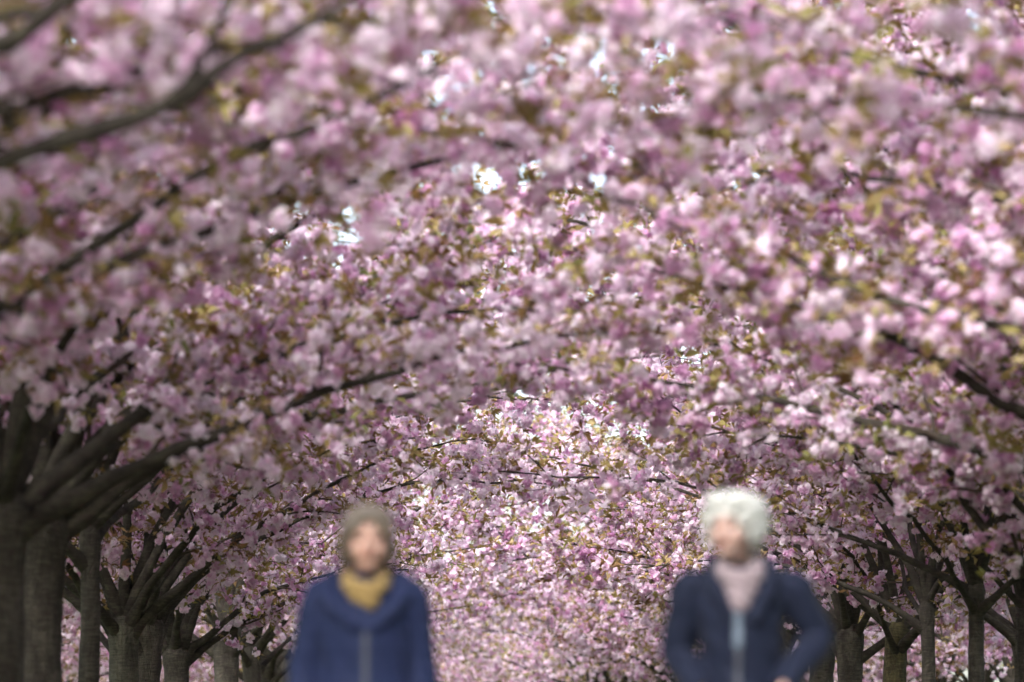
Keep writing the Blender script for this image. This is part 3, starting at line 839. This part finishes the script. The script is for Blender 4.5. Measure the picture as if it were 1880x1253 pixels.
W1 = dict(chin=(.005, -.015, 1.347), yaw=4, nod=-4, sho=.17, skin=SKIN1, jmat=JACK1, smat=SCARF1, hmat=HAIR1, tmat=DENIM,
    arms={-1: ((-.150, .02, 1.258), (-.208, .045, 1.02), (-.226, -.02, .80), (0, -.12, -1), (1, 0, 0), .45),
          1: ((.146, .02, 1.258), (.184, .045, 1.02), (.200, .01, .80), (0, -.05, -1), (-1, 0, 0), .4)},
    legs={-1: ((-.085, .02, .80), (-.085, -.10, .46), (-.085, -.16, .10), -6), 1: ((.085, .02, .80), (.085, -.03, .45), (.09, .20, .13), 24)},
    torso=[(.78, .175, .135, .02), (.90, .178, .135, .02), (1.02, .158, .125, .015), (1.14, .165, .132, .01), (1.22, .165, .120, .02), (1.285, .125, .085, .035), (1.33, .075, .065, .045)],
    collar=[([(0, .125, 1.31), (.10, .08, 1.325), (.135, -.02, 1.285), (.100, -.095, 1.215), (.030, -.125, 1.150)], [.036, .038, .031, .026, .018]),
            ([(0, .125, 1.31), (-.10, .08, 1.325), (-.135, -.02, 1.285), (-.100, -.095, 1.215), (-.030, -.125, 1.150)], [.036, .038, .031, .026, .018]),
            ([(-.07, .13, 1.28), (0, .15, 1.24), (.07, .13, 1.28)], [.05, .06, .05])],
    quilt=(.062, .0032, 1.24), zip=(.80, 1.135), zipx=.004, zipw=.011, pock=.88,
    scarf=[([(.060, -.02, 1.322), (.045, .075, 1.317), (-.045, .075, 1.317), (-.060, -.02, 1.322)], [.024] * 4, [.03] * 4),
           ([(.061, -.01, 1.316), (.048, -.080, 1.292), (0, -.105, 1.278), (-.048, -.080, 1.292), (-.061, -.01, 1.316)], [.025, .028, .031, .028, .025], [.026] * 5)],
    scarf_blobs=[((0, -.095, 1.262), (.052, .032, .042)), ((.018, -.10, 1.245), (.034, .03, .034)), ((-.026, -.09, 1.280), (.04, .03, .036))],
    hair=[((0, .026, .148), (.086, .098, .084)), ((-.072, .026, .088), (.021, .056, .074)), ((.072, .026, .088), (.021, .056, .074)), ((0, .075, .075), (.075, .048, .085)),
          ((.058, -.045, .150), (.018, .03, .036)), ((-.070, -.028, .125), (.015, .034, .045)), ((.070, -.028, .125), (.015, .034, .045))],
    hairfn=taupe_bob, locks=30,
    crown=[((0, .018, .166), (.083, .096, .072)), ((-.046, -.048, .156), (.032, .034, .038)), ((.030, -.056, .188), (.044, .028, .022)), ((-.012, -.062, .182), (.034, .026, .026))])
person('person in blue quilted jacket and mustard yellow scarf walking on the left', (-.494, 13.0, .03), 0, .985, W1)

W2 = dict(chin=(-.030, -.03, 1.395), yaw=-26, nod=-1, sho=.18, skin=SKIN2, jmat=JACK2, smat=SCARF2, hmat=HAIR2, tmat=BLACKT,
    arms={-1: ((-.172, .02, 1.284), (-.212, .06, 1.07), (-.145, -.105, .93), (.45, -.35, -.8), (.6, .6, .2), .5),
          1: ((.180, .02, 1.288), (.262, .055, 1.125), (.140, -.105, .95), (-.5, -.25, -.8), (-.5, .6, .2), .5)},
    legs={-1: ((-.085, .02, .82), (-.085, -.02, .46), (-.085, .20, .13), 22), 1: ((.085, .02, .82), (.085, -.10, .47), (.085, -.17, .10), -6)},
    torso=[(.76, .175, .135, .02), (.90, .172, .135, .02), (1.02, .142, .122, .01), (1.14, .142, .128, .0), (1.24, .165, .120, .01), (1.31, .135, .085, .03), (1.355, .085, .065, .045)],
    collar=[([(0, .085, 1.375), (.075, .055, 1.385), (.098, -.02, 1.355), (.085, -.095, 1.275), (.028, -.135, 1.165)], [.028, .030, .028, .028, .018]),
            ([(0, .085, 1.375), (-.075, .055, 1.385), (-.098, -.02, 1.355), (-.085, -.095, 1.275), (-.028, -.135, 1.165)], [.028, .030, .028, .028, .018])],
    quilt=None, zip=(.80, 1.10), zipx=-.018, zipw=.010, pock=.90,
    scarf=[([(.055, -.02, 1.365), (.04, .075, 1.36), (-.05, .075, 1.36), (-.065, -.02, 1.365)], [.026] * 4, [.03] * 4),
           ([(.058, -.01, 1.360), (.045, -.085, 1.335), (-.015, -.105, 1.320), (-.06, -.08, 1.335), (-.066, -.01, 1.360)], [.03] * 5, [.028] * 5)],
    scarf_blobs=[((-.006, -.098, 1.290), (.060, .032, .050)), ((-.012, -.112, 1.245), (.042, .026, .045))],
    hair=[((0, .030, .140), (.112, .108, .090)), ((-.076, .026, .100), (.030, .062, .060)), ((.076, .026, .100), (.030, .062, .060)), ((0, .085, .095), (.085, .055, .085)),
          ((-.036, -.050, .190), (.046, .034, .028)), ((.036, -.050, .186), (.048, .036, .032)), ((-.072, -.024, .138), (.024, .038, .046)), ((.074, -.024, .138), (.024, .038, .046))],
    hairfn=curls, locks=110)
p2 = person('white haired person in navy jacket and pale scarf walking on the right', (.774, 13.0, .03), 0, .985, W2)
jac2 = [c for c in p2.children if c.name.startswith('jacket')][0]
# pale shirt front and clasp that show between the lapels
zz = np.linspace(1.085, 1.20, 14)
link('shirt_front', front_strip(jac2.data, [-.018] * 14, zz, .017, .010, 'shirt_front'), jac2, PALE)
